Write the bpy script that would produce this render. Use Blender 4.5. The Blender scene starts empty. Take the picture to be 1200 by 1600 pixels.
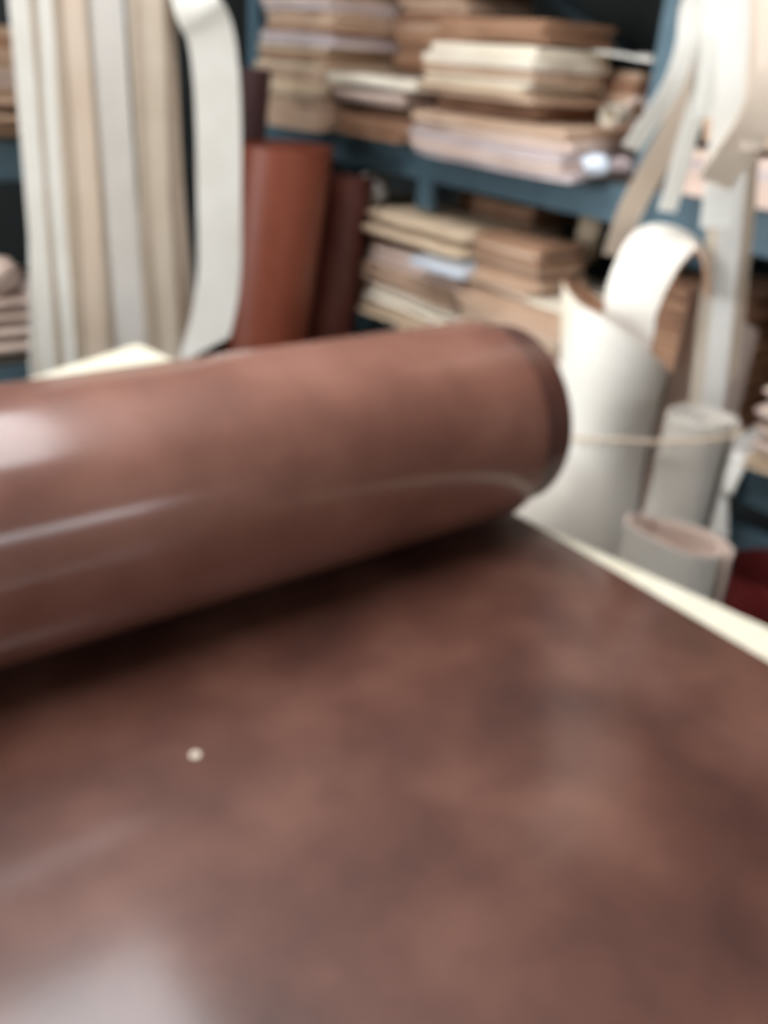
import bpy, bmesh, math, random
from mathutils import Vector, Matrix, noise
random.seed(11)
scene = bpy.context.scene
col = scene.collection

# ------------------------------------------------------------------ camera
# axes solved from the vanishing points of the leather roll (world X) and the shelf beams (world Y)
F_PX = 1437.0
CAM = Vector((0.0, 0.0, 1.45))
aX = Vector((2067, -563, F_PX)).normalized()
aY = Vector((-1219, -808, F_PX)); aY = (aY - aX * aX.dot(aY)).normalized()
aZ = aX.cross(aY)
def to_world(v): return Vector((aX.dot(v), aY.dot(v), aZ.dot(v)))
cr, cd, cf = to_world(Vector((1, 0, 0))), to_world(Vector((0, 1, 0))), to_world(Vector((0, 0, 1)))
cam_data = bpy.data.cameras.new('camera'); cam = bpy.data.objects.new('camera', cam_data); col.objects.link(cam)
m = Matrix.Identity(4)
for i in range(3):
    m[i][0], m[i][1], m[i][2], m[i][3] = cr[i], -cd[i], -cf[i], CAM[i]
cam.matrix_world = m
cam_data.sensor_fit = 'VERTICAL'; cam_data.sensor_height = 36.0; cam_data.sensor_width = 27.0
cam_data.lens = F_PX / 1600.0 * 36.0
cam_data.clip_start = 0.01
cam_data.dof.use_dof = True
cam_data.dof.focus_distance = 0.11          # the phone focused far too close
cam_data.dof.aperture_fstop = 20.0
scene.camera = cam

# ------------------------------------------------------------------ world, exposure, daylight
world = bpy.data.worlds.new('world'); scene.world = world; world.use_nodes = True
world.node_tree.nodes['Background'].inputs[0].default_value = (0.72, 0.82, 1.0, 1)
world.node_tree.nodes['Background'].inputs[1].default_value = 1.2
vs = scene.view_settings
vs.view_transform = 'Standard'; vs.look = 'None'; vs.gamma = 1.0; vs.use_curve_mapping = False
vs.exposure = 0.32
WIN = (-0.4, 1.9, 2.02, 2.46)                # window opening in the wall behind the photographer: x0, x1, z0, z1
WALL_FRONT_Y = -3.2
ld = bpy.data.lights.new('window_daylight', 'AREA'); ld.shape = 'RECTANGLE'
ld.size = WIN[1] - WIN[0]; ld.size_y = WIN[3] - WIN[2]; ld.energy = 34.0; ld.color = (0.90, 0.95, 1.0)
lo = bpy.data.objects.new('window_daylight', ld); col.objects.link(lo)
lo.location = ((WIN[0] + WIN[1]) / 2, WALL_FRONT_Y - 0.22, (WIN[2] + WIN[3]) / 2)
lo.rotation_euler = (math.radians(90), 0, 0)
WIN2 = (1.2, 3.5, 1.2, 2.7)                  # window opening in the left wall: y0, y1, z0, z1
WALL_LEFT_X = -3.0
ld2 = bpy.data.lights.new('side_window_daylight', 'AREA'); ld2.shape = 'RECTANGLE'
ld2.size = WIN2[3] - WIN2[2]; ld2.size_y = WIN2[1] - WIN2[0]; ld2.energy = 200.0; ld2.color = (0.90, 0.96, 1.0)
lo2 = bpy.data.objects.new('side_window_daylight', ld2); col.objects.link(lo2)
lo2.location = (WALL_LEFT_X - 0.22, (WIN2[0] + WIN2[1]) / 2, (WIN2[2] + WIN2[3]) / 2)
lo2.rotation_euler = (0, math.radians(-90), 0)
LAMP = 9.0                                   # emission of the ceiling lamps' diffusers

def pt(px, py, X=None, Y=None, Z=None):
    """the point seen at pixel (px, py) of the 1200x1600 frame on the plane X=, Y= or Z="""
    d = to_world(Vector((px - 600, py - 800, F_PX)))
    if X is not None: t = (X - CAM.x) / d.x
    elif Y is not None: t = (Y - CAM.y) / d.y
    else: t = (Z - CAM.z) / d.z
    return CAM + d * t

# ------------------------------------------------------------------ materials
def lin(c): return tuple(((x / 255.0) / 12.92 if x / 255.0 <= 0.04045 else ((x / 255.0 + 0.055) / 1.055) ** 2.4) for x in c) + (1,)
def mat(name, stops, scale=6.0, rough=0.6, bump=0.0, bump_scale=200.0, spec=0.5, detail=6.0, stretch=None, metallic=0.0):
    mt = bpy.data.materials.new(name); mt.use_nodes = True
    nt = mt.node_tree; b = nt.nodes['Principled BSDF']
    tc = nt.nodes.new('ShaderNodeTexCoord'); src = tc.outputs['Object']
    if stretch:
        mp = nt.nodes.new('ShaderNodeMapping'); mp.inputs['Scale'].default_value = stretch
        nt.links.new(src, mp.inputs[0]); src = mp.outputs[0]
    nz = nt.nodes.new('ShaderNodeTexNoise'); nz.inputs['Scale'].default_value = scale; nz.inputs['Detail'].default_value = detail
    nt.links.new(src, nz.inputs['Vector'])
    rp = nt.nodes.new('ShaderNodeValToRGB'); el = rp.color_ramp.elements
    n = len(stops)
    for i, c in enumerate(stops):
        p = 0.3 + 0.4 * i / max(1, n - 1)
        if i < 2: e = el[i]; e.position = p
        else: e = el.new(p)
        e.color = lin(c)
    if n == 1: el[1].color = lin(stops[0])
    nt.links.new(nz.outputs['Fac'], rp.inputs[0]); nt.links.new(rp.outputs[0], b.inputs['Base Color'])
    b.inputs['Roughness'].default_value = rough; b.inputs['Specular IOR Level'].default_value = spec; b.inputs['Metallic'].default_value = metallic
    if bump:
        bn = nt.nodes.new('ShaderNodeTexNoise'); bn.inputs['Scale'].default_value = bump_scale; bn.inputs['Detail'].default_value = 4
        nt.links.new(tc.outputs['Object'], bn.inputs['Vector'])
        bp = nt.nodes.new('ShaderNodeBump'); bp.inputs['Strength'].default_value = bump; bp.inputs['Distance'].default_value = 0.002
        nt.links.new(bn.outputs['Fac'], bp.inputs['Height']); nt.links.new(bp.outputs[0], b.inputs['Normal'])
    return mt
def emit(name, c, s):
    mt = bpy.data.materials.new(name); mt.use_nodes = True; b = mt.node_tree.nodes['Principled BSDF']
    b.inputs['Base Color'].default_value = (0.8, 0.8, 0.8, 1); b.inputs['Emission Color'].default_value = c; b.inputs['Emission Strength'].default_value = s
    return mt
def pane_mat():
    mt = bpy.data.materials.new('window_glass'); mt.use_nodes = True; nt = mt.node_tree
    for nd in list(nt.nodes): nt.nodes.remove(nd)
    o = nt.nodes.new('ShaderNodeOutputMaterial'); mx = nt.nodes.new('ShaderNodeMixShader'); mx.inputs[0].default_value = 0.06
    t = nt.nodes.new('ShaderNodeBsdfTransparent'); g = nt.nodes.new('ShaderNodeBsdfGlossy'); g.inputs['Roughness'].default_value = 0.02
    nt.links.new(t.outputs[0], mx.inputs[1]); nt.links.new(g.outputs[0], mx.inputs[2]); nt.links.new(mx.outputs[0], o.inputs[0])
    return mt

BROWN = mat('brown_leather', [(68, 39, 31), (90, 55, 44), (110, 73, 60)], 7.5, 0.50, 0.12, 420, 0.4, 9)
BROWN_BACK_LIT = mat('brown_leather_reverse_lit', [(108, 68, 56), (132, 88, 73), (148, 102, 88)], 6.5, 0.45, 0.12, 420, 0.4, 7)  # outside of the roll; lightened so the colour carries its brighter lighting
for mm_ in (BROWN, BROWN_BACK_LIT):
    b_ = mm_.node_tree.nodes['Principled BSDF']; b_.inputs['Coat Weight'].default_value = 0.8; b_.inputs['Coat Roughness'].default_value = 0.15; b_.inputs['Specular IOR Level'].default_value = 0.3
CHEST = mat('chestnut_leather', [(122, 58, 38), (142, 74, 52)], 5, 0.42, 0.2, 400, 0.5)
OXBLOOD = mat('oxblood_leather', [(80, 38, 29), (102, 53, 42)], 5, 0.4, 0.2, 400, 0.5)
PLUM = mat('plum_leather', [(62, 40, 42), (82, 54, 54)], 5, 0.5, 0.2, 400, 0.4)
RED = mat('dark_red_leather', [(92, 22, 24), (112, 32, 30)], 5, 0.5, 0.2, 400, 0.4)
NATURAL = mat('natural_leather', [(214, 205, 193), (228, 222, 212)], 5, 0.6, 0.15, 300, 0.3)
ROSY = mat('rosy_natural_leather', [(212, 184, 168), (226, 204, 190)], 6, 0.6, 0.15, 300, 0.3)
FLESH = mat('flesh_side_leather', [(168, 126, 98), (190, 150, 122)], 12, 0.8, 0.3, 300, 0.2)
S_WHITE = mat('strap_white', [(228, 224, 214), (238, 235, 228)], 9, 0.6, 0.1, 300, 0.3)
S_GREY = mat('strap_greyed_white', [(212, 206, 198), (224, 219, 212)], 9, 0.6, 0.1, 300, 0.3)
S_BEIGE = mat('strap_beige', [(204, 188, 168), (218, 204, 186)], 9, 0.7, 0.1, 300, 0.3)
S_PEACH = mat('strap_peach', [(222, 202, 180), (232, 214, 196)], 9, 0.7, 0.1, 300, 0.3)
S_TAN = mat('strap_tan', [(184, 164, 144), (200, 182, 164)], 9, 0.7, 0.1, 300, 0.3)
T_CREAM = mat('cream_panel_leather', [(228, 214, 192), (240, 229, 210)], 9, 0.65, 0.1, 300, 0.3)
T_TAN = mat('tan_panel_leather', [(186, 154, 128), (202, 172, 148)], 9, 0.7, 0.2, 300, 0.3)
T_PINK = mat('pinkish_panel_leather', [(206, 180, 164), (220, 196, 182)], 9, 0.7, 0.2, 300, 0.3)
T_BROWN = mat('brown_panel_leather', [(146, 108, 82), (166, 128, 102)], 9, 0.7, 0.2, 300, 0.3)
T_RUST = mat('rust_panel_leather', [(124, 88, 66), (146, 108, 84)], 9, 0.7, 0.2, 300, 0.3)
T_LILAC = mat('lilac_grey_panel_leather', [(184, 166, 164), (204, 188, 186)], 9, 0.7, 0.2, 300, 0.3)
T_STRAW = mat('straw_panel_leather', [(202, 178, 148), (216, 192, 164)], 9, 0.7, 0.2, 300, 0.3)
PLASTIC = mat('white_plastic', [(222, 230, 240)], 9, 0.15, 0, 1, 0.6)
STEEL = mat('blue_enamel_steel', [(70, 92, 103), (82, 105, 115)], 14, 0.45, 0, 1, 0.5)
STEEL_DK = mat('dark_enamel_steel', [(34, 46, 52), (42, 56, 62)], 14, 0.5, 0, 1, 0.5)
WOOD = mat('pale_table_wood', [(228, 220, 196), (240, 233, 212)], 7, 0.55, 0.1, 150, 0.4, 6, (1, 9, 9))
DECK = mat('grey_particle_board', [(58, 52, 46), (76, 68, 60)], 30, 0.85)
FLOOR = mat('concrete_floor', [(92, 88, 84), (112, 108, 102)], 3, 0.7, 0.2, 60)
WALLM = mat('dark_grey_wall_paint', [(34, 37, 37), (44, 47, 46)], 4, 0.85)
WALLP = mat('pale_wall_paint', [(140, 138, 134), (150, 148, 144)], 4, 0.85)
CEIL = mat('white_ceiling_paint', [(222, 222, 218)], 4, 0.9)
FRAME = mat('white_window_frame', [(220, 220, 216)], 4, 0.5)
CORD = mat('pale_cord', [(206, 186, 162)], 30, 0.8)
METAL = mat('zinc_rail', [(150, 152, 154)], 20, 0.35, 0, 1, 0.5, 4, None, 0.8)
DIFF = emit('lamp_diffuser', (0.97, 0.98, 1.0, 1), LAMP)
GLASS = pane_mat()

# ------------------------------------------------------------------ builders
def link(name, bm, mats, parent=None, smooth=False):
    me = bpy.data.meshes.new(name)
    bmesh.ops.recalc_face_normals(bm, faces=bm.faces)
    bm.to_mesh(me); bm.free()
    for mt in (mats if isinstance(mats, (list, tuple)) else [mats]): me.materials.append(mt)
    if smooth:
        for p in me.polygons: p.use_smooth = True
    o = bpy.data.objects.new(name, me); col.objects.link(o)
    if parent: o.parent = parent
    return o
def tag(o, label, cat, group=None, kind=None):
    o['label'] = label
    if cat: o['category'] = cat
    if group: o['group'] = group
    if kind: o['kind'] = kind
    return o
def structure(o, label=None):
    o['kind'] = 'structure'
    if label: o['label'] = label
    return o
def thing(name, label, cat, loc=(0, 0, 0), group=None):
    o = bpy.data.objects.new(name, None); col.objects.link(o); o.location = loc; o.empty_display_size = 0.1
    return tag(o, label, cat, group)
def box(bm, x0, x1, y0, y1, z0, z1):
    vs_ = [bm.verts.new(p) for p in ((x0, y0, z0), (x1, y0, z0), (x1, y1, z0), (x0, y1, z0), (x0, y0, z1), (x1, y0, z1), (x1, y1, z1), (x0, y1, z1))]
    for f in ((0, 3, 2, 1), (4, 5, 6, 7), (0, 1, 5, 4), (1, 2, 6, 5), (2, 3, 7, 6), (3, 0, 4, 7)): bm.faces.new([vs_[i] for i in f])
def bbox(name, m_, parent, *c, bev=0.0):
    bm = bmesh.new(); box(bm, *c)
    if bev: bmesh.ops.bevel(bm, geom=bm.edges[:], offset=bev, segments=2, affect='EDGES')
    return link(name, bm, m_, parent)
def spline(ps, n):
    """Catmull-Rom through ps, n samples"""
    ps = [Vector(p) for p in ps]; out = []; k = len(ps) - 1
    for i in range(n):
        t = i / (n - 1) * k; j = min(int(t), k - 1); u = t - j
        p0, p1, p2, p3 = ps[max(j - 1, 0)], ps[j], ps[j + 1], ps[min(j + 2, k)]
        out.append(0.5 * ((2 * p1) + (p2 - p0) * u + (2 * p0 - 5 * p1 + 4 * p2 - p3) * u * u + (3 * p1 - p0 - 3 * p2 + p3) * u ** 3))
    return out
def ribbon(name, path, width, th, wdirs, mats, parent=None, n=26, cut=0.0):
    """a strap: path of 3-D points, width vector (or one at each end), closed box section; cut slants its last end"""
    P = spline(path, n); bm = bmesh.new(); rows = []
    if not isinstance(wdirs, (list, tuple)): wdirs = (wdirs, wdirs)
    for i, p in enumerate(P):
        T = (P[min(i + 1, n - 1)] - P[max(i - 1, 0)]).normalized(); t = i / (n - 1)
        W = wdirs[0].lerp(wdirs[1], t); W = (W - T * W.dot(T)).normalized(); N = T.cross(W).normalized()
        sl = T * cut if i == n - 1 else Vector((0, 0, 0))
        rows.append([bm.verts.new(q) for q in (p - W * width / 2 - N * th / 2 + sl, p + W * width / 2 - N * th / 2 - sl, p + W * width / 2 + N * th / 2 - sl, p - W * width / 2 + N * th / 2 + sl)])
    for a, b in zip(rows, rows[1:]):
        for k in range(4): bm.faces.new((a[k], a[(k + 1) % 4], b[(k + 1) % 4], b[k]))
    bm.faces.new(rows[0]); bm.faces.new(rows[-1])
    o = link(name, bm, mats, parent)
    for p in o.data.polygons: p.use_smooth = True
    try: o.data.set_sharp_from_angle(angle=math.radians(45))
    except Exception: pass
    return o
def surface(name, grid, th, mats, parent=None, inner=None):
    """a skin of leather from a grid of points given thickness th along its normals; inner = material index of the back face"""
    nu, nv = len(grid), len(grid[0]); bm = bmesh.new()
    nrm = [[None] * nv for _ in range(nu)]
    for i in range(nu):
        for j in range(nv):
            du = grid[min(i + 1, nu - 1)][j] - grid[max(i - 1, 0)][j]; dv = grid[i][min(j + 1, nv - 1)] - grid[i][max(j - 1, 0)]
            nn = du.cross(dv); nrm[i][j] = nn.normalized() if nn.length > 1e-12 else Vector((0, 0, 1))
    A = [[bm.verts.new(grid[i][j]) for j in range(nv)] for i in range(nu)]
    B = [[bm.verts.new(grid[i][j] - nrm[i][j] * th) for j in range(nv)] for i in range(nu)]
    for i in range(nu - 1):
        for j in range(nv - 1):
            bm.faces.new((A[i][j], A[i + 1][j], A[i + 1][j + 1], A[i][j + 1]))
            f = bm.faces.new((B[i][j], B[i][j + 1], B[i + 1][j + 1], B[i + 1][j]))
            if inner is not None: f.material_index = inner
    ring = [(i, 0) for i in range(nu)] + [(nu - 1, j) for j in range(1, nv)] + [(i, nv - 1) for i in range(nu - 2, -1, -1)] + [(0, j) for j in range(nv - 2, 0, -1)]
    for a, b in zip(ring, ring[1:] + ring[:1]):
        f = bm.faces.new((A[a[0]][a[1]], B[a[0]][a[1]], B[b[0]][b[1]], A[b[0]][b[1]]))
        if inner is not None: f.material_index = inner
    me = bpy.data.meshes.new(name); bm.to_mesh(me); bm.free()
    for mt in (mats if isinstance(mats, (list, tuple)) else [mats]): me.materials.append(mt)
    for p in me.polygons: p.use_smooth = True
    try: me.set_sharp_from_angle(angle=math.radians(50))
    except Exception: pass
    o = bpy.data.objects.new(name, me); col.objects.link(o)
    if parent: o.parent = parent
    return o
def rolled_hide(name, c, r_out, z0, ztop, mats, turns=3.0, pitch=0.007, start=0.0, lean=(0, 0), prof=None, th=0.003, nz=14, per=26, parent=None, wob=0.004, seed=0):
    """a hide rolled up and stood on end: a spiral from the outside in; ztop(theta 0..1 along the spiral) gives the top edge, prof(angle, z) an extra radius"""
    grid = []; n = int(turns * per)
    for i in range(n + 1):
        s = i / n; a = start + s * turns * 2 * math.pi; rowp = []
        zt = ztop(s, a) if callable(ztop) else ztop
        for j in range(nz + 1):
            z = z0 + (zt - z0) * j / nz
            r = r_out - pitch * s * turns + (prof(a, z) if prof else 0) + wob * noise.noise(Vector((math.cos(a), math.sin(a), z * 2.2 + seed)))
            r = max(r, 0.008)
            rowp.append(Vector((c[0] + r * math.cos(a) + lean[0] * z, c[1] + r * math.sin(a) + lean[1] * z, z)))
        grid.append(rowp)
    return surface(name, grid, th, mats, parent, inner=1 if isinstance(mats, (list, tuple)) and len(mats) > 1 else None)
def panel(cx, cy, sx, sy, z, th, rot, m_, seed, edge=0.0, droop=0.0, wave=0.0, nx=9, ny=9, name='leather_sheet'):
    """one flat cut of leather lying with its underside at z: ragged outline, bends down past the shelf front x = edge"""
    bm = bmesh.new(); top, bot = [], []
    ca, sa = math.cos(rot), math.sin(rot)
    for i in range(nx):
        rt, rb = [], []
        for j in range(ny):
            u, v = i / (nx - 1) * 2 - 1, j / (ny - 1) * 2 - 1
            cx_ = 1 - 0.05 * abs(v) ** 4 + 0.035 * noise.noise(Vector((v * 1.7, seed * 3.1, 0.3 if u < 0 else 7.7)))
            cy_ = 1 - 0.05 * abs(u) ** 4 + 0.035 * noise.noise(Vector((u * 1.7, seed * 5.3, 0.9 if v < 0 else 3.7)))
            lx, ly = u * sx / 2 * cx_, v * sy / 2 * cy_
            x, y = cx + lx * ca - ly * sa, cy + lx * sa + ly * ca
            dz = wave * (noise.noise(Vector((x * 5, y * 5, seed * 1.7))) + 0.6) * 0.5 if wave else 0
            if edge and x < edge: dz -= droop * ((edge - x) / 0.1) ** 1.5
            rt.append(bm.verts.new((x, y, z + th + dz))); rb.append(bm.verts.new((x, y, z + dz)))
        top.append(rt); bot.append(rb)
    for i in range(nx - 1):
        for j in range(ny - 1):
            bm.faces.new((top[i][j], top[i + 1][j], top[i + 1][j + 1], top[i][j + 1])); bm.faces.new((bot[i][j], bot[i][j + 1], bot[i + 1][j + 1], bot[i + 1][j]))
    ring = [(i, 0) for i in range(nx)] + [(nx - 1, j) for j in range(1, ny)] + [(i, ny - 1) for i in range(nx - 2, -1, -1)] + [(0, j) for j in range(ny - 2, 0, -1)]
    for a, b in zip(ring, ring[1:] + ring[:1]): bm.faces.new((top[a[0]][a[1]], bot[a[0]][a[1]], bot[b[0]][b[1]], top[b[0]][b[1]]))
    return link(name, bm, m_)
ORD = 'first second third fourth fifth sixth seventh eighth ninth tenth eleventh twelfth thirteenth fourteenth fifteenth sixteenth seventeenth eighteenth nineteenth twentieth'.split()
def stack(x0, x1, y0, y1, z0, z1, th, mats, label, group, rot=0.0, jit=0.012, edge=0.0, droop=0.0, cat='leather sheet', gap=0.0015, seed=0, fade=True, wave=0.004):
    """a pile of panels, every one an object; mats = list of (material, weight-free) picked in turn with a seed; returns the top height"""
    rnd = random.Random(seed); z = z0; k = 0; made = []
    while z < z1 - th * 0.5:
        t = th * rnd.uniform(0.75, 1.25); f = (z - z0) / max(z1 - z0, 1e-6)
        mm = mats[int(f * len(mats)) % len(mats)] if rnd.random() < 0.6 else rnd.choice(mats)
        o = panel((x0 + x1) / 2 + rnd.uniform(-jit, jit), (y0 + y1) / 2 + rnd.uniform(-jit, jit), (x1 - x0) * rnd.uniform(0.95, 1.03), (y1 - y0) * rnd.uniform(0.94, 1.04),
                  z, t, rot + rnd.uniform(-0.035, 0.035), mm, seed * 10 + k, edge, droop * (1 - f * 0.8 if fade else 1), 0)
        made.append((o, mm)); z += t + gap * rnd.uniform(0.5, 1.5); k += 1
    for i, (o, mm) in enumerate(made):
        place = 'lowest' if i == 0 else 'topmost' if i == len(made) - 1 else ORD[i] + ' from bottom'
        tag(o, mm.name.split('_panel')[0].replace('_', '-') + ' leather sheet, ' + place + ' of ' + label, cat, group)
    return z
def folded_hide(x0, x1, y0, y1, z0, h, m_, seed, label, group, name='folded_hide'):
    """a soft hide folded into a flat bundle: two folds, each a rounded slab, fold line at the front"""
    root = thing(name, label, 'folded hide', ((x0 + x1) / 2, (y0 + y1) / 2, z0), group)
    rnd = random.Random(seed)
    for lay in range(2):
        bm = bmesh.new(); nx, na = 12, 16
        hh = h / 2 * 0.97; cz = hh * (lay + 0.5) + lay * 0.001
        rings = []
        for j in range(nx + 1):
            v = math.sin((j / nx - .5) * math.pi); y = v * (y1 - y0) / 2; rg = []
            sq = (1 - abs(v) ** 7) ** 0.3 if abs(v) < 1 else 0.0
            sq = max(sq, 0.3)
            for a in range(na):
                an = 2 * math.pi * a / na; ca, sa = math.cos(an), math.sin(an)
                ex = abs(ca) ** 0.35 * (1 if ca > 0 else -1); ez = abs(sa) ** 0.75 * (1 if sa > 0 else -1)
                w = (x1 - x0) / 2 * (1 + 0.10 * noise.noise(Vector((v * 1.6, seed * 2.3 + lay * 4, 1.0 if ca < 0 else 5.0))) - 0.03 * lay)
                rg.append(bm.verts.new((ex * w * (0.9 + 0.1 * sq), y * (1 + 0.03 * noise.noise(Vector((ex, seed, lay)))), cz + ez * hh / 2 * sq)))
            rings.append(rg)
        for a, b in zip(rings, rings[1:]):
            for k in range(na): bm.faces.new((a[k], a[(k + 1) % na], b[(k + 1) % na], b[k]))
        bm.faces.new(rings[0]); bm.faces.new(rings[-1])
        o = link('fold', bm, m_, root, True)
    return root
def tube(bm, p, q, r, n=12):
    p, q = Vector(p), Vector(q); d = (q - p).normalized(); a = d.orthogonal().normalized(); b = d.cross(a)
    A = [bm.verts.new(p + (a * math.cos(2 * math.pi * k / n) + b * math.sin(2 * math.pi * k / n)) * r) for k in range(n)]
    B = [bm.verts.new(q + (a * math.cos(2 * math.pi * k / n) + b * math.sin(2 * math.pi * k / n)) * r) for k in range(n)]
    for k in range(n): bm.faces.new((A[k], A[(k + 1) % n], B[(k + 1) % n], B[k]))
    bm.faces.new(A); bm.faces.new(B)

# ------------------------------------------------------------------ the room
RX0, RX1, RY0, RY1, RZ = -3.0, 2.75, WALL_FRONT_Y, 3.75, 3.1
def shell(name, m_, *c):
    return structure(bbox(name, m_, None, *c))
shell('floor', FLOOR, RX0 - .2, RX1 + .2, RY0 - .2, RY1 + .2, -0.1, 0)
shell('ceiling', CEIL, RX0 - .2, RX1 + .2, RY0 - .2, RY1 + .2, RZ, RZ + 0.1)
shell('wall_right', WALLM, RX1, RX1 + .15, RY0, RY1, 0, RZ)
shell('wall_back', WALLM, RX0, RX1, RY1, RY1 + .15, 0, RZ)
bm = bmesh.new()
for c in ((RY0, WIN2[0], 0, RZ), (WIN2[1], RY1, 0, RZ), (WIN2[0], WIN2[1], 0, WIN2[2]), (WIN2[0], WIN2[1], WIN2[3], RZ)):
    box(bm, RX0 - .15, RX0, c[0], c[1], c[2], c[3])
structure(link('wall_left', bm, WALLP))
bm = bmesh.new()
for c in ((RX0, WIN[0], 0, RZ), (WIN[1], RX1, 0, RZ), (WIN[0], WIN[1], 0, WIN[2]), (WIN[0], WIN[1], WIN[3], RZ)):
    box(bm, c[0], c[1], RY0 - .15, RY0, c[2], c[3])
structure(link('wall_front', bm, WALLP))
w = bpy.data.objects.new('window_1', None); col.objects.link(w); structure(w)
for x in (WIN[0] + .03, (WIN[0] * 2 + WIN[1]) / 3, (WIN[0] + WIN[1] * 2) / 3, WIN[1] - .03): bbox('window_mullion', FRAME, w, x - .03, x + .03, RY0 - .12, RY0 - .05, WIN[2], WIN[3])
for z in (WIN[2] + .03, WIN[3] - .03): bbox('window_rail', FRAME, w, WIN[0], WIN[1], RY0 - .115, RY0 - .055, z - .03, z + .03)
for k in range(3):
    a = WIN[0] + (WIN[1] - WIN[0]) * k / 3; bbox('window_pane', GLASS, w, a + .03, a + (WIN[1] - WIN[0]) / 3 - .03, RY0 - .09, RY0 - .086, WIN[2] + .05, WIN[3] - .05)

w = bpy.data.objects.new('window_2', None); col.objects.link(w); structure(w)
for y in (WIN2[0] + .03, (WIN2[0] * 2 + WIN2[1]) / 3, (WIN2[0] + WIN2[1] * 2) / 3, WIN2[1] - .03): bbox('window_mullion', FRAME, w, RX0 - .12, RX0 - .05, y - .03, y + .03, WIN2[2], WIN2[3])
for z in (WIN2[2] + .03, WIN2[3] - .03): bbox('window_rail', FRAME, w, RX0 - .115, RX0 - .055, WIN2[0], WIN2[1], z - .03, z + .03)
for k in range(3):
    a = WIN2[0] + (WIN2[1] - WIN2[0]) * k / 3; bbox('window_pane', GLASS, w, RX0 - .09, RX0 - .086, a + .03, a + (WIN2[1] - WIN2[0]) / 3 - .03, WIN2[2] + .05, WIN2[3] - .05)

# ceiling lamps: long fluorescent boxes running along the hall
for x, y, hw, hl, lab in ((0.32, 1.06, .47, 1.0, 'broad luminous ceiling panel right above the leather-covered table'), (-1.7, 1.4, .2, .95, 'long narrow ceiling lamp off to the left of the table')):
    t = thing('ceiling_lamp', lab, 'lamp', (x, y, RZ))
    bbox('lamp_housing', FRAME, t, -hw, hw, -hl, hl, -.06, 0)
    bbox('lamp_diffuser', DIFF, t, -hw + .03, hw - .03, -hl + .03, hl - .03, -.075, -.061)

# ------------------------------------------------------------------ work table
E0, E1 = Vector((0.704, 1.717)), Vector((0.9115, 0.33))
ed = (E1 - E0).normalized()
E2 = E0 + ed * 2.05
far = (Vector((0.394, 1.566)) - E0).normalized()
L0 = E0 + far * 1.9; L1 = Vector((L0.x + 0.25, E2.y - 0.28))
tb = thing('work_table', 'pale wooden work table under the spread brown leather', 'table')
bm = bmesh.new(); poly = [E0, E1, E2, L1, L0]
T_ = [bm.verts.new((p.x, p.y, 0.899)) for p in poly]; B_ = [bm.verts.new((p.x, p.y, 0.864)) for p in poly]
bm.faces.new(T_); bm.faces.new(B_[::-1])
for k in range(len(poly)): bm.faces.new((T_[k], B_[k], B_[(k + 1) % len(poly)], T_[(k + 1) % len(poly)]))
bmesh.ops.bevel(bm, geom=bm.edges[:], offset=.003, segments=2, affect='EDGES')
link('table_top', bm, WOOD, tb)
legs = [(0.62, 1.55), (0.82, -0.18), (-0.85, -0.35), (-0.85, 0.85)]
for (x, y) in legs: bbox('leg', WOOD, tb, x - .04, x + .04, y - .04, y + .04, 0, .864)
for a, b in zip(legs, legs[1:] + legs[:1]):
    bm = bmesh.new(); d = (Vector(b) - Vector(a)).normalized(); nn = Vector((-d.y, d.x)) * .012
    q = [Vector(a) + d * .04 + nn, Vector(b) - d * .04 + nn, Vector(b) - d * .04 - nn, Vector(a) + d * .04 - nn]
    lo_ = [bm.verts.new((p.x, p.y, .77)) for p in q]; hi_ = [bm.verts.new((p.x, p.y, .863)) for p in q]
    bm.faces.new(lo_); bm.faces.new(hi_)
    for k in range(4): bm.faces.new((lo_[k], lo_[(k + 1) % 4], hi_[(k + 1) % 4], hi_[k]))
    link('apron', bm, WOOD, tb)

# ------------------------------------------------------------------ the big brown leather: flat sheet running into its roll
RR, YC, TZ = 0.1279, 0.8088, 0.9
root = thing('leather_roll', 'thick roll of mottled brown leather, partly unrolled flat across the table', 'leather roll', (0, YC, TZ))
XL = -0.95
def lgrid(path, xr, nx=40):
    g = []
    for s, (y, z) in enumerate(path):
        row = []
        for j in range(nx + 1):
            x = XL + (xr(s / (len(path) - 1)) - XL) * j / nx
            row.append(Vector((x, y - YC, z - TZ)))
        g.append(row)
    return g
flat = []
for k in range(41):
    y = -0.22 + (YC + 0.22) * k / 40; flat.append((y, TZ + 0.0002))
surface('flat_sheet', lgrid(flat, lambda s: 0.835 + 0.003 * math.sin(9 * s)), 0.003, BROWN, root)
# the outer turn starts under the roll, goes up the far side and over the top; its end stands back from the roll's end
turn = []
for k in range(73):
    a = -math.pi / 2 + 2 * math.pi * k / 72; r = RR - 0.0035 * k / 72
    turn.append((YC + r * math.cos(a), TZ + 0.0064 + RR - .002 + r * math.sin(a)))
surface('outer_turn', [list(reversed(r_)) for r_ in lgrid(turn, lambda s: 0.784)], 0.003, BROWN_BACK_LIT, root)
inner = []
for k in range(6 * 48 + 1):
    a = -math.pi / 2 + 2 * math.pi * k / 48; r = RR - 0.0085 - 0.0072 * k / 48
    inner.append((YC + r * math.cos(a), TZ + 0.0064 + RR - .002 + r * math.sin(a)))
g = []
for s, (y, z) in enumerate(inner):
    row = []
    for j in range(9):
        xr = 0.836 - 0.004 * (s // 48)
        x = XL + 0.02 + (xr - XL - 0.02) * (j / 8 if j < 5 else (0.97 + 0.01 * (j - 5)))
        row.append(Vector((x, y - YC, z - TZ)))
    g.append(list(reversed(row)))
surface('inner_turns', g, 0.003, BROWN, root)
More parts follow.
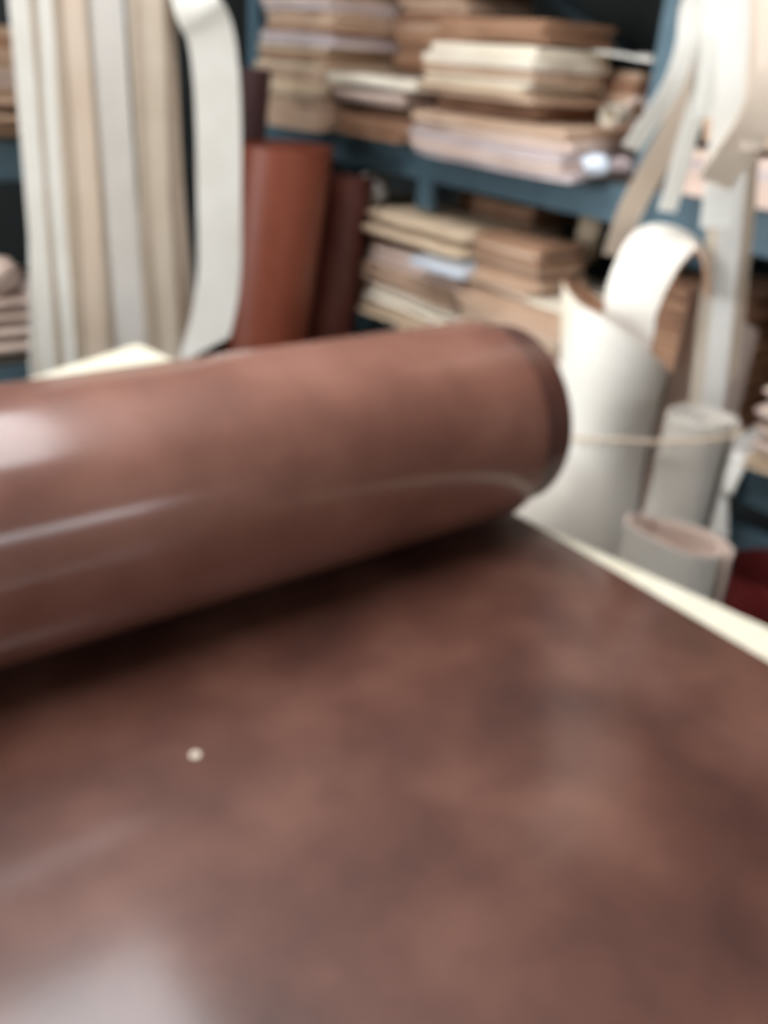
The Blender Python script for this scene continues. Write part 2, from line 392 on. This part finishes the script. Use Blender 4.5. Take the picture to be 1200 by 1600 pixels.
# the little crumb lying on the sheet
cp = pt(305, 1180, Z=TZ + .004)
bm = bmesh.new()
for k in range(14):
    a0, a1 = 2 * math.pi * k / 14, 2 * math.pi * (k + 1) / 14
    R0, R1, h = .0044, .0014, .0016
    def q(r, a, z): return bm.verts.new((r * math.cos(a), r * math.sin(a), z))
    for f in (((R0, 0), (R0, h)), ((R0, h), (R1, h)), ((R1, h), (R1, 0)), ((R1, 0), (R0, 0))):
        bm.faces.new((q(f[0][0], a0, f[0][1]), q(f[0][0], a1, f[0][1]), q(f[1][0], a1, f[1][1]), q(f[1][0], a0, f[1][1])))
bmesh.ops.remove_doubles(bm, verts=bm.verts, dist=1e-5)
o = link('leather_punching', bm, T_CREAM); o.location = (cp.x, cp.y, TZ + .0034)
tag(o, 'tiny pale ring-shaped leather punching lying on the flat brown leather', 'leather scrap')

# ------------------------------------------------------------------ storage racks
def rack(label, ox, oy, rotz, length, depth, bays, levels, top):
    """local x along the rack, local y its depth from the front; origin at a front foot"""
    t = thing('storage_rack', label, 'rack', (ox, oy, 0)); t.rotation_euler = (0, 0, rotz)
    xs = [length * k / bays for k in range(bays + 1)]
    for x in xs:
        for y in (0.0, depth):
            bm = bmesh.new(); s = 1 if y == 0 else -1
            box(bm, x - .03, x + .03, y, y + .006 * s, 0, top)
            box(bm, x - .03, x - .024, y + .006 * s, y + .05 * s, 0, top); box(bm, x + .024, x + .03, y + .006 * s, y + .05 * s, 0, top)
            link('post', bm, STEEL, t)
        for z in (0.35, 0.95, 1.5): bbox('side_brace', STEEL, t, x - .012, x + .012, .055, depth - .055, z - .02, z + .02)
    for z in levels:
        for a, b in zip(xs, xs[1:]):
            for y0 in (.002, depth - .042):
                bbox('beam', STEEL, t, a + .032, b - .032, y0, y0 + .04, z - .10, z - .012, bev=.004)
            bbox('shelf_board', DECK, t, a + .032, b - .032, .004, depth - .004, z - .012, z)
    return t
XS = 1.8
# main rack: front along world Y.  local x -> +Y needs rotz=+90, local y -> -X; so turn -90 and start at the far post
main = rack('long blue steel rack with leather stacks, behind the pale standing rolls', XS, 3.21, -math.pi / 2, 3.6, 0.5, 2, (0.2, 0.70, 1.225, 1.85), 2.1)
# local y after -90 turn points to +X
bbox('drop_bracket', STEEL, main, 0.985, 1.05, .004, .03, 1.045, 1.126)
bbox('back_tie', STEEL, main, 1.3, 1.76, .44, .47, .98, 1.03)
bbox('lower_rail', STEEL, main, 1.84, 3.56, .01, .05, 0.48, 0.535)
yb = 3.21 - pt(800, 15, X=2.27).y
bbox('back_post', STEEL, main, yb - .02, yb + .02, .455, .485, .2, 2.1)
bm = bmesh.new(); p_, q_ = pt(1010, 110, X=2.262), pt(820, -50, X=2.262)
tube(bm, (3.21 - p_.y, .44, p_.z), (3.21 - q_.y, .44, q_.z), .022, 8); link('diagonal_brace', bm, STEEL_DK, main)
# second rack behind the hanging straps, front along world X
rack2 = rack('blue steel rack behind the bundle of hanging pale straps', -0.35, 2.32, 0, 1.4, 0.5, 1, (0.2, 0.70, 1.225, 1.85), 2.1)

# ------------------------------------------------------------------ stacks on the main rack's upper shelf
ZA, ZB = 1.2265, 0.7015
z = stack(1.70, 2.16, 2.62, 3.03, ZA, 1.455, .014, [T_TAN, T_TAN, T_STRAW, T_TAN, T_STRAW, T_BROWN], 'the tall stack at the far shelf end', 'tan panels of the tall stack', edge=1.8, droop=.016, seed=1, rot=.03)
stack(1.71, 2.16, 2.60, 3.01, z, 1.70, .017, [T_LILAC, T_TAN, T_LILAC, T_PINK, T_BROWN, T_LILAC, T_TAN], 'the greyish top of the tall far stack', 'greyish panels topping the tall stack', seed=2, rot=.03)
z = stack(1.73, 2.15, 2.20, 2.585, ZA, 1.292, .014, [T_BROWN, T_RUST, T_BROWN], 'the brown foot of the low stack', 'brown panels of the low stack', edge=1.8, droop=.006, seed=3)
z = stack(1.80, 2.15, 2.24, 2.56, z, 1.318, .013, [T_RUST], 'the set-back middle of the low stack', 'set-back panels of the low stack', seed=4)
z = stack(1.72, 2.15, 2.20, 2.585, z, 1.352, .014, [T_PINK, T_TAN], 'the layer right under the sagging cream sheet', 'pinkish panels under the cream sheet', edge=1.8, droop=.004, seed=5)
o = panel(1.93, 2.38, .46, .44, z + .004, .026, .02, T_CREAM, 61, 0, 0, .02, name='cream_sheet')
tag(o, 'thick cream leather sheet sagging on the low stack beside the tall one', 'leather sheet')
z += .036
stack(1.92, 2.2, 2.22, 2.55, z + .014, 1.66, .016, [T_RUST, T_BROWN, T_TAN, T_BROWN], 'the heap behind the sagging cream sheet', 'brown panels behind the cream sheet', seed=7)
# the broad low pile with the cream-topped stack on it
z = stack(1.69, 2.14, 1.53, 2.16, ZA, 1.325, .019, [T_PINK, T_LILAC, T_PINK, T_TAN, T_TAN], 'the broad pile carrying the cream-topped stack', 'broad sheets under the cream-topped stack', edge=1.8, droop=.016, seed=8, rot=-.02)
zt = z
z = stack(1.76, 1.95, 1.72, 2.12, z, 1.362, .013, [T_RUST, T_BROWN], 'the set-back layer of the cream-topped stack', 'set-back panels of the cream-topped stack', seed=9)
z = stack(1.70, 1.95, 1.69, 2.13, z, 1.425, .015, [T_TAN, T_STRAW, T_CREAM, T_TAN], 'the middle of the cream-topped stack', 'tan panels of the cream-topped stack', seed=10, rot=-.03)
for k, (dx, dz) in enumerate(((0, 0), (.012, .0255))):
    o = panel(1.83 + dx, 1.91, .27, .45 - .04 * k, z + .003 + dz, .022, -.04 + .05 * k, T_CREAM, 64 + k, 0, 0, .003, name='cream_sheet')
    tag(o, ('lower' if k == 0 else 'upper') + ' of the two cream leather sheets on the right-hand stack of the upper shelf', 'leather sheet', 'cream sheets of the right-hand stack')
z += .060
z = stack(1.74, 2.0, 1.72, 2.11, z, z + .05, .015, [T_BROWN, T_TAN, T_BROWN], 'the pile on the two cream sheets', 'brown panels on the cream sheets', seed=12, rot=.06)
zb_ = stack(1.965, 2.2, 1.60, 2.05, zt, 1.45, .016, [T_RUST, T_BROWN, T_RUST, T_TAN], 'the pile behind the cream-topped stack', 'rust panels behind the cream-topped stack', seed=13)
for k, (x, y, r_, mm, lab) in enumerate(((1.99, 1.67, .3, S_WHITE, 'crumpled white offcut on the rust pile behind the cream-topped stack'), (2.07, 1.60, -.4, S_GREY, 'crumpled greyish offcut at the right end of the rust pile'))):
    o = panel(x, y, .12, .17, zb_ + .002 + .016 * k, .006, r_, mm, 71 + k, 0, 0, .05, 11, 11, name='leather_offcut'); tag(o, lab, 'leather scrap')

def scrap_roll(name, c, r, ln, yaw, m_, label, cat='leather scrap', turns=2.2):
    """a small offcut curled up, lying on its side"""
    g = []; n = 44; ax = Vector((math.cos(yaw), math.sin(yaw), 0)); sd = Vector((-math.sin(yaw), math.cos(yaw), 0))
    for i in range(n + 1):
        s = i / n; a = -1.2 + s * turns * 2 * math.pi; rr = r * (1 - .55 * s); row = []
        for j in range(7):
            u = j / 6 - .5; q_ = Vector(c) + ax * u * ln * (1 - .25 * s) + (sd * math.cos(a) + Vector((0, 0, 1)) * math.sin(a)) * rr * (1 + .12 * math.sin(3 * u + a)) + Vector((0, 0, r))
            row.append(q_)
        g.append(row)
    return tag(surface(name, g, .0022, m_), label, cat)
scrap_roll('leather_offcut', (1.80, 1.515, zt + .006), .026, .09, .2, T_CREAM, 'small cream offcut curled up beside the blue post on the upper shelf')
scrap_roll('leather_offcut', (1.88, 1.525, zt + .006), .034, .13, .7, ROSY, 'rosy curled offcut behind the small cream one on the upper shelf')
scrap_roll('leather_offcut', (1.97, 1.50, zt + .006), .03, .12, 1.2, T_BROWN, 'brown curled offcut beside the blue post on the upper shelf')
def crumple(name, c, r, m_, label, cat, seed, squash=(1, 1, .7)):
    bm = bmesh.new(); bmesh.ops.create_icosphere(bm, subdivisions=3, radius=1)
    for v in bm.verts:
        d = v.co.normalized(); k = 1 + .28 * noise.noise(d * 1.9 + Vector((seed, 0, 0))) + .16 * noise.noise(d * 4.5 + Vector((0, seed, 0)))
        v.co = Vector((d.x * r * k * squash[0], d.y * r * k * squash[1], d.z * r * k * squash[2]))
    zmin = min(v.co.z for v in bm.verts)
    for v in bm.verts: v.co.z -= zmin
    o = link(name, bm, m_, None, True); o.location = c
    return tag(o, label, cat)
crumple('plastic_wrap', (1.735, 1.50, ZA + .004), .030, PLASTIC, 'shiny white crumpled plastic at the front corner of the broad low pile', 'plastic wrap', 3, (1, 1.2, .75))
crumple('plastic_wrap', (1.815, 1.49, ZA + .001), .03, T_LILAC, 'greyish crumpled wrap at the foot of the blue post on the upper shelf', 'plastic wrap', 8, (1.0, 1.0, .7))

# ------------------------------------------------------------------ lower shelf of the main rack
zz = ZB
FH = [(T_STRAW, .05), (T_CREAM, .055), (T_TAN, .06), (T_PINK, .058), (T_STRAW, .085)]
fl = ['straw folded hide at the very bottom of the bundle pile on the lower shelf', 'cream folded hide, second from the bottom of the bundle pile', 'tan folded hide in the middle of the bundle pile on the lower shelf',
      'pinkish folded hide right under the top one of the bundle pile', 'plump straw folded hide lying on top of the bundle pile on the lower shelf']
for k, (mm, h) in enumerate(FH):
    folded_hide(1.71 + .01 * (k % 2), 2.14, 1.90 + .012 * (k % 3), 2.38 - .02 * (k % 2), zz, h, mm, 30 + k, fl[k], 'folded hides on the lower shelf'); zz += h * 1.0
    if k == 3:
        o = panel(1.765, 1.955, .22, .22, zz + .001, .020, .1, PLASTIC, 66, 0, 0, 0, name='paper_sheet'); tag(o, 'bluish white paper sheet poking out between the folded hides', 'paper'); zz += .022
zq = stack(1.685, 2.1, 1.47, 1.885, ZB, .905, .016, [T_PINK, T_TAN, T_PINK, T_STRAW, T_PINK, T_TAN], 'the broad pile under the small neat stack', 'broad pinkish sheets on the lower shelf', edge=1.8, droop=.012, seed=21, rot=-.03)
o = panel(1.88, 1.645, .34, .34, zq + .001, .012, -.12, T_CREAM, 67, 0, 0, 0, name='cream_sheet'); tag(o, 'cream leather sheet sticking out from under the small brown stack', 'leather sheet')
stack(1.70, 1.88, 1.60, 1.85, zq + .014, 1.052, .014, [T_TAN, T_BROWN, T_TAN, T_BROWN], 'the small neat stack on the lower shelf', 'brown squares of the small stack', seed=22)
stack(1.98, 2.22, 1.905, 2.25, zz + .004, 1.09, .014, [T_RUST, T_BROWN], 'the pile behind the folded hides', 'rust panels behind the folded hides', seed=23)
zq2 = stack(1.80, 2.2, 2.44, 2.80, ZB, 1.00, .018, [T_TAN, T_RUST, T_BROWN, T_STRAW], 'the shaded pile behind the chestnut roll', 'shaded pile behind the brown rolls', seed=24)
crumple('leather_offcut', (1.86, 2.52, zq2 + .002), .05, S_GREY, 'pale greyish crumpled offcut in the dark beside the chestnut roll', 'leather scrap', 5, (1, .9, 1.0))
crumple('leather_offcut', (2.1, 1.79, zq + .016), .06, T_STRAW, 'small straw-coloured crumpled offcut behind the small neat brown stack', 'leather scrap', 12, (.7, .7, 1.6))

# second bay
stack(1.74, 2.15, 0.72, 1.30, ZA, 1.31, .016, [T_PINK, T_LILAC, T_TAN], 'the low layer behind the right-hand straps', 'panels behind the right-hand straps', seed=25)
stack(1.78, 2.15, 0.75, 1.28, 1.33, 1.62, .02, [T_TAN, T_RUST, T_BROWN, T_TAN], 'the tall pile behind the right-hand straps', 'brown panels behind the right-hand straps', seed=26)
zs = ZB
for k, (mm, h) in enumerate(((T_STRAW, .035), (T_PINK, .075), (ROSY, .085))):
    folded_hide(1.75, 2.16, 0.60, 0.978, zs, h, mm, 40 + k, ['straw folded hide at the bottom of the pile by the right edge of the photo', 'pinkish folded hide in the middle of the pile at the right edge', 'rosy folded hide on top of the pile at the right edge'][k], 'folded hides at the right edge'); zs += h
stack(1.86, 2.2, 0.64, 0.93, zs + .003, 1.10, .018, [T_TAN, T_RUST, T_BROWN], 'the pile on the rosy folded hides', 'panels on the rosy hides', seed=27)
stack(1.8, 2.15, 1.11, 1.36, ZB, 1.02, .018, [T_RUST, T_BROWN, T_RUST], 'the lower-shelf pile right of the post', 'rust panels right of the post', seed=28)

# rack behind the straps
stack(0.0, 0.86, 2.30, 2.72, ZA, 1.44, .018, [T_TAN, T_STRAW, T_PINK, T_TAN, T_BROWN], 'the shelf pile behind the left straps', 'panels behind the hanging straps', seed=31)
zs = ZB
for k, (mm, h) in enumerate(((ROSY, .08), (T_PINK, .07))):
    folded_hide(0.05, 0.80, 2.34, 2.74, zs, h, mm, 50 + k, ['rosy folded hide on the lower shelf behind the hanging straps', 'pinkish folded hide lying over the rosy one behind the hanging straps'][k], 'folded hides behind the hanging straps'); zs += h
crumple('leather_offcut', (0.62, 2.38, zs + .002), .06, ROSY, 'rosy crumpled offcut on the folded hides at the left edge', 'leather scrap', 9, (1, 1, .8))

# ------------------------------------------------------------------ standing brown rolls
def stand(c, r, ztop, m_, label, lean, seed, turns=6):
    return tag(rolled_hide('leather_roll', c, r, 0.004, lambda s, a: ztop - 0.03 * (s ** 2), m_, turns, r / (turns + 1.2), seed, lean, None, .003, 10, 30, None, .003, seed), label, 'leather roll', 'dark rolls standing on the floor')
stand((1.31, 2.40), .148, 1.20, CHEST, 'glossy chestnut leather roll standing behind the table', (.115, 0), 2.3)
P2 = pt(528, 420, Y=2.46)
stand((P2.x - .115 * P2.z, 2.46), .085, 1.10, OXBLOOD, 'dark reddish roll standing right behind the chestnut one', (.115, 0), 1.1)
P3 = pt(382, 150, Y=2.62)
stand((P3.x - .09 * P3.z, 2.62), .075, 1.385, PLUM, 'tall plum-brown roll standing between the pale straps and the chestnut roll', (.09, 0), 4.0)
RC = pt(1200, 915, X=1.40)
stand((RC.x + .05, RC.y), .12, RC.z, RED, 'short dark red roll on the floor at the right edge', (.0, 0), 3.0)

# ------------------------------------------------------------------ pale natural hides standing between table and rack
def gauss(x, s): return math.exp(-x * x / (2 * s * s))
def smooth(t): t = min(1, max(0, t)); return t * t * (3 - 2 * t)
def angd(a, b): return (a - b + math.pi) % (2 * math.pi) - math.pi
A_CAM = math.radians(215)
h1 = rolled_hide('natural_hide_roll', (1.22, .945), .092, .004, lambda s, a: 1.058 + .058 * math.cos(angd(a, math.radians(170))) - .01 * s, [NATURAL, ROSY], 1.25, .010, math.radians(300), (0, 0),
                 lambda a, z: .10 * smooth((.90 - z) / .22) * max(0, math.cos(angd(a, math.radians(120)))) ** 1.2 + .006 * math.sin(z * 20), .0035, 22, 30, None, .006, 1)
tag(h1, 'big pale natural hide rolled upright by the table corner, flaring at its foot', 'leather roll', 'pale hides standing by the table')

# the curled flap behind it: a stiff hide standing on the floor, bent over like a wave, flesh side under the bend
LX = (1.215, 1.22, 1.25, 1.29, 1.32, 1.33, 1.33, 1.33, 1.33); FX = (1.21, 1.20, 1.19, 1.18, 1.18, 1.18, 1.18, 1.18, 1.18)
Lc = [pt(*p, X=x) for p, x in zip(((944, 490), (948, 450), (964, 405), (987, 366), (1018, 350), (1052, 353), (1086, 370), (1104, 400), (1108, 450)), LX)]
Fc = [pt(*p, X=x) for p, x in zip(((1020, 530), (1024, 496), (1034, 468), (1047, 440), (1060, 416), (1075, 398), (1090, 388), (1104, 415), (1108, 465)), FX)]
def grow(P0, foot):
    return [foot.lerp(P0, k / 8) * 1.0 for k in range(8)]
Lc = grow(Lc[0], Vector((1.23, .985, .004))) + Lc
Fc = grow(Fc[0], Vector((1.215, .91, .004))) + Fc
Ls, Fs = spline(Lc, 50), spline(Fc, 50)
o = surface('natural_hide_sheet', [[Ls[i].lerp(Fs[i], j / 6) for j in range(7)] for i in range(50)], -.004, [NATURAL, FLESH], None, 1)
tag(o, 'white stiff hide bent over like a wave, rising from inside the big pale roll', 'leather sheet', 'pale hides standing by the table')
h2 = rolled_hide('natural_hide_roll', (1.366, .864), .066, .004, lambda s, a: 1.11 + .03 * math.cos(a - 2.6), [ROSY, ROSY], 2.2, .010, math.radians(200), (0, 0), None, .003, 14, 28, None, .006, 4)
tag(h2, 'rosy rolled hide standing between the big pale roll and the rack', 'leather roll', 'pale hides standing by the table')
h3 = rolled_hide('natural_hide_roll', (1.36, 1.135), .045, .004, lambda s, a: 1.07 + .035 * math.cos(a - 2.2) - .03 * s, [T_CREAM, FLESH], 1.7, .010, math.radians(235), (0, 0), lambda a, z: .02 * smooth((z - .9) / .2), .003, 14, 28, None, .004, 6)
tag(h3, 'slim cream roll with an open brown slit beside the brown roll end', 'leather roll', 'pale hides standing by the table')
h4 = rolled_hide('natural_hide_roll', (1.13, .728), .052, .004, lambda s, a: 1.015 - .004 * s, [NATURAL, NATURAL], 3.6, .011, math.radians(300), (.0, -.02), None, .003, 14, 28, None, .005, 8)
tag(h4, 'narrow pale roll standing at the right of the big flared one', 'leather roll', 'pale hides standing by the table')
h5 = rolled_hide('natural_hide_roll', (1.0, .64), .062, .004, lambda s, a: .893 + .012 * math.cos(a - 3.0), [NATURAL, ROSY], 1.35, .012, math.radians(285), (0, 0), lambda a, z: .03 * max(0, math.cos(angd(a, math.radians(300)))), .0035, 12, 30, None, .005, 10)
tag(h5, 'short wide pale roll, lowest of the group by the table edge', 'leather roll', 'pale hides standing by the table')
# cord tied round the big roll and its neighbour
pts = []
hull = []
for k in range(64):
    a = 2 * math.pi * k / 64; d = Vector((math.cos(a), math.sin(a)))
    best = max(((Vector(c) + d * r).dot(d), Vector(c) + d * r) for c, r in (((1.22, .945), .097), ((1.13, .728 - .02 * .9), .060)))
    hull.append(best[1])
ZC1, ZC2 = pt(925, 712, X=1.17).z, pt(1080, 692, X=1.09).z
bm = bmesh.new(); rings = []
for k in range(64):
    p = hull[k]; T = (hull[(k + 1) % 64] - hull[k - 1]); T = T.normalized() if T.length > 1e-9 else Vector((0, 1)); N = Vector((T.y, -T.x))
    zc = ZC1 + (ZC2 - ZC1) * (1.03 - p.y) / .33
    rings.append([bm.verts.new((p.x + N.x * .0035 * math.cos(t), p.y + N.y * .0035 * math.cos(t), zc + .0035 * math.sin(t))) for t in [2 * math.pi * q_ / 8 for q_ in range(8)]])
for k in range(64):
    a_, b_ = rings[k], rings[(k + 1) % 64]
    for q_ in range(8): bm.faces.new((a_[q_], a_[(q_ + 1) % 8], b_[(q_ + 1) % 8], b_[q_]))
tag(link('tie_cord', bm, CORD, None, True), 'thin pale cord tied round the big pale roll and its neighbour', 'cord')

# ------------------------------------------------------------------ hanging rails and straps
def rail(label, p, q, feet):
    t = thing('hanging_rail', label, 'rail')
    bm = bmesh.new(); tube(bm, p, q, .012); link('bar', bm, METAL, t, False)
    for a, b in feet:
        bm = bmesh.new(); tube(bm, a, b, .009); link('arm', bm, METAL, t, False)
    return t
RZ1 = 1.80
rail('zinc rail that carries the left bundle of straps', (.50, 2.02, RZ1), (1.16, 2.02, RZ1), [((.62, 2.02, RZ1), (.62, 2.318, RZ1)), ((1.03, 2.02, RZ1), (1.03, 2.318, RZ1))])
rail('zinc rail that carries the right-hand straps', (1.12, .84, RZ1), (1.797, .84, RZ1), [((1.72, .84, RZ1), (1.797, 1.0, RZ1)), ((1.72, .84, RZ1), (1.797, .68, RZ1))])
def wyaw(deg): return Vector((math.cos(math.radians(deg)), math.sin(math.radians(deg)), 0))
# left bundle: (pixel at the top of the frame, pixel at the bottom, width in pixels, yaw, depth, material, end height, look)
LS = [
 (29, 72, 24, -4, 1.94, S_WHITE, .80, 'white strap at the left edge of the hanging bundle'),
 (50, 92, 22, 12, 1.964, S_BEIGE, .78, 'beige strap second from the left edge of the hanging bundle'),
 (69, 108, 18, -6, 1.94, S_WHITE, .76, 'narrow whitish strap third from the left edge of the hanging bundle'),
 (91, 128, 26, 17, 1.964, S_BEIGE, .77, 'beige strap fourth from the left edge of the hanging bundle'),
 (114, 150, 28, 2, 1.94, S_PEACH, .75, 'peach-coloured strap in the left half of the hanging bundle'),
 (137, 170, 20, 15, 1.964, S_BEIGE, .76, 'narrow beige strap between the peach and the broad greyish white one'),
 (166, 205, 44, -3, 1.94, S_GREY, .74, 'broad greyish white strap in the middle of the hanging bundle'),
 (213, 240, 30, 4, 1.964, S_BEIGE, .75, 'beige strap just right of the dark gap in the hanging bundle'),
 (238, 265, 30, -5, 1.94, S_BEIGE, .73, 'beige strap second right of the dark gap in the hanging bundle'),
 (260, 292, 22, 15, 1.964, S_TAN, .74, 'tan strap at the right edge of the straight hanging straps'),
 (40, 58, 22, 10, 2.082, S_WHITE, .79, 'white strap at the back of the bundle, by its left edge'),
 (80, 84, 24, 0, 2.1, S_GREY, .82, 'greyish strap at the back of the bundle, left part'),
 (104, 118, 24, -8, 2.082, S_PEACH, .78, 'peach strap at the back of the bundle, left part'),
 (150, 186, 24, 7, 2.1, S_BEIGE, .74, 'beige strap at the back of the bundle, behind the broad greyish one'),
 (226, 284, 24, 0, 2.082, S_TAN, .76, 'tan strap at the back of the bundle, right part'),
 (250, 306, 20, 10, 2.1, S_GREY, .74, 'greyish strap at the back of the bundle, by its right edge'),
 (60, 70, 26, 0, 2.06, S_BEIGE, .80, 'beige strap deep in the bundle, near its left edge'),
 (128, 150, 26, 0, 2.06, S_TAN, .78, 'tan strap deep in the bundle, behind the peach one'),
 (176, 222, 26, 0, 2.06, S_GREY, .76, 'greyish strap deep in the bundle, behind the broad one'),
 (216, 256, 30, 0, 2.06, S_BEIGE, .77, 'beige strap deep in the bundle, right of the dark gap'),
]
for i, (p0, p1, wpx, yaw, y, mm, ze, lab) in enumerate(LS):
    k = y / 2.0
    a = pt(p0, 0, Y=y); b = pt(p1, 540, Y=y); wd = wpx * .00150 * k / max(.55, math.cos(math.radians(yaw)))
    back = 2.02 + (2.02 - y) * .5 if y < 2.02 else 2.02 - (y - 2.02) * .5
    sgn = -1 if y < 2.02 else 1
    tp = .0135 + .0035 * (i % 3)
    dirx = (b.x - a.x) / (b.z - a.z)
    path = [(a.x, 2.02 - sgn * (tp + .012), RZ1 - .16), (a.x, 2.02 - sgn * (tp + .003), RZ1 - .03), (a.x, 2.02, RZ1 + tp), (a.x, 2.02 + sgn * (tp + .006), RZ1 - .03), (a.x, (2.02 + y + y) / 3, RZ1 - .14),
            (a.x, y, a.z), (a.x + (b.x - a.x) * .42 + .006 * math.sin(i * 2.1), y, (a.z + b.z) / 2), tuple(b), (b.x + dirx * (ze - .06 - b.z), y, min(ze - .06, b.z - .03))]
    o = ribbon('leather_strap', path, wd, .0035, (wyaw(yaw * .3), wyaw(yaw)), mm, None, 44)
    tag(o, lab, 'strap', 'pale straps of the left hanging bundle')
yA = 1.90
path = [pt(*p, Y=yA) for p in ((306, 2), (328, 50), (338, 120), (342, 210), (343, 330), (343, 420), (334, 490), (318, 548))]
path = [(.90, 2.05, RZ1 - .16), (.90, 2.037, RZ1 - .02), (.905, 2.02, RZ1 + .022), (.915, 1.995, RZ1 - .02), (.945, 1.96, 1.64)] + path
o = ribbon('leather_strap', path, .098, .004, (wyaw(-5), wyaw(-14)), S_WHITE, None, 54, .05)
tag(o, 'broad white strap bowing out from the right side of the hanging bundle', 'strap', 'pale straps of the left hanging bundle')

# right-hand straps hang over the rail at Y = .84
def rstrap(px, X, wpx, mm, lab, yaw=-38, cut=0.0, side=1, th=.0035, n=40, x_rail=None):
    P = [pt(*p, X=X) for p in px]
    xr = X if x_rail is None else x_rail
    y0 = P[0].y; s = 1 if y0 > .84 else -1
    top = [(xr, .84 - s * .032, RZ1 - .12), (xr, .84 - s * .018, RZ1 - .02), (xr, .84, RZ1 + .017), (xr, .84 + s * .018, RZ1 - .02), ((xr + X) / 2, .84 + (y0 - .84) * .6, 1.66)]
    o = ribbon('leather_strap', top + P, wpx * .00105, th, (wyaw(-75), wyaw(yaw)), mm, None, n, cut)
    return tag(o, lab, 'strap', 'pale straps of the right hanging bundle')
rstrap([(1084, 0), (1072, 70), (1052, 130), (1022, 180), (986, 232)], 1.20, 27, S_WHITE, 'white strap curving far out to the left from the right bundle')
rstrap([(1105, 0), (1100, 80), (1092, 150), (1070, 230), (1042, 330)], 1.24, 26, S_WHITE, 'white strap with a low end hanging over the blue beam')
rstrap([(1088, 0), (1082, 90), (1062, 180), (1022, 260), (985, 330), (962, 400)], 1.30, 40, S_TAN, 'broad tan strap slanting down to the wave-shaped white hide')
rstrap([(1122, 0), (1119, 60), (1112, 120), (1105, 184)], 1.17, 34, S_WHITE, 'broad white strap ending square in the middle of the right bundle')
rstrap([(1145, 0), (1142, 60), (1134, 120), (1128, 180)], 1.21, 30, S_BEIGE, 'beige strap beside the square-ended white one')
rstrap([(1172, 0), (1170, 50), (1162, 100), (1150, 170)], 1.19, 30, S_GREY, 'greyish strap near the right edge of the photo')
rstrap([(1196, 0), (1194, 60), (1188, 120), (1178, 235)], 1.15, 32, S_PEACH, 'peach strap cut by the right edge of the photo')
rstrap([(1160, 60), (1152, 200), (1143, 330), (1130, 470), (1117, 600), (1110, 650)], 1.22, 30, S_GREY, 'long greyish strap reaching down to the narrow pale roll')
rstrap([(1138, 60), (1132, 200), (1122, 330), (1108, 470), (1096, 590), (1090, 640)], 1.25, 26, S_BEIGE, 'long beige strap reaching down to the narrow pale roll')
rstrap([(1182, 60), (1172, 200), (1163, 330), (1150, 470), (1138, 590)], 1.26, 28, S_TAN, 'long tan strap at the right of the long greyish one')
rstrap([(1216, 60), (1206, 130), (1180, 195), (1148, 240), (1116, 286)], 1.14, 48, S_PEACH, 'broad peach-white strap slanting down to the left in front of the long straps')
rstrap([(1150, 40), (1144, 140), (1132, 240), (1118, 356)], 1.16, 40, S_WHITE, 'whitish strap ending square below the broad slanting one')
# white straps draped over the front of the lower shelf at the right
for y, ze, dy, lab in ((1.01, .635, .004, 'short white strap end hanging over the lower shelf beam at the right'), (1.065, .525, .075, 'longer white strap end hanging over the lower shelf beam at the right')):
    tag(ribbon('leather_strap', [(2.0, y + .01, ZB + .004), (1.85, y, ZB + .004), (1.80, y, ZB + .003), (1.782, y, ZB - .022), (1.772, y - dy * .5, (ZB + ze) / 2), (1.755, y - dy, ze)], .05, .005, Vector((0, 1, 0)), S_WHITE, None, 24, .006), lab, 'strap', 'white straps over the lower shelf')
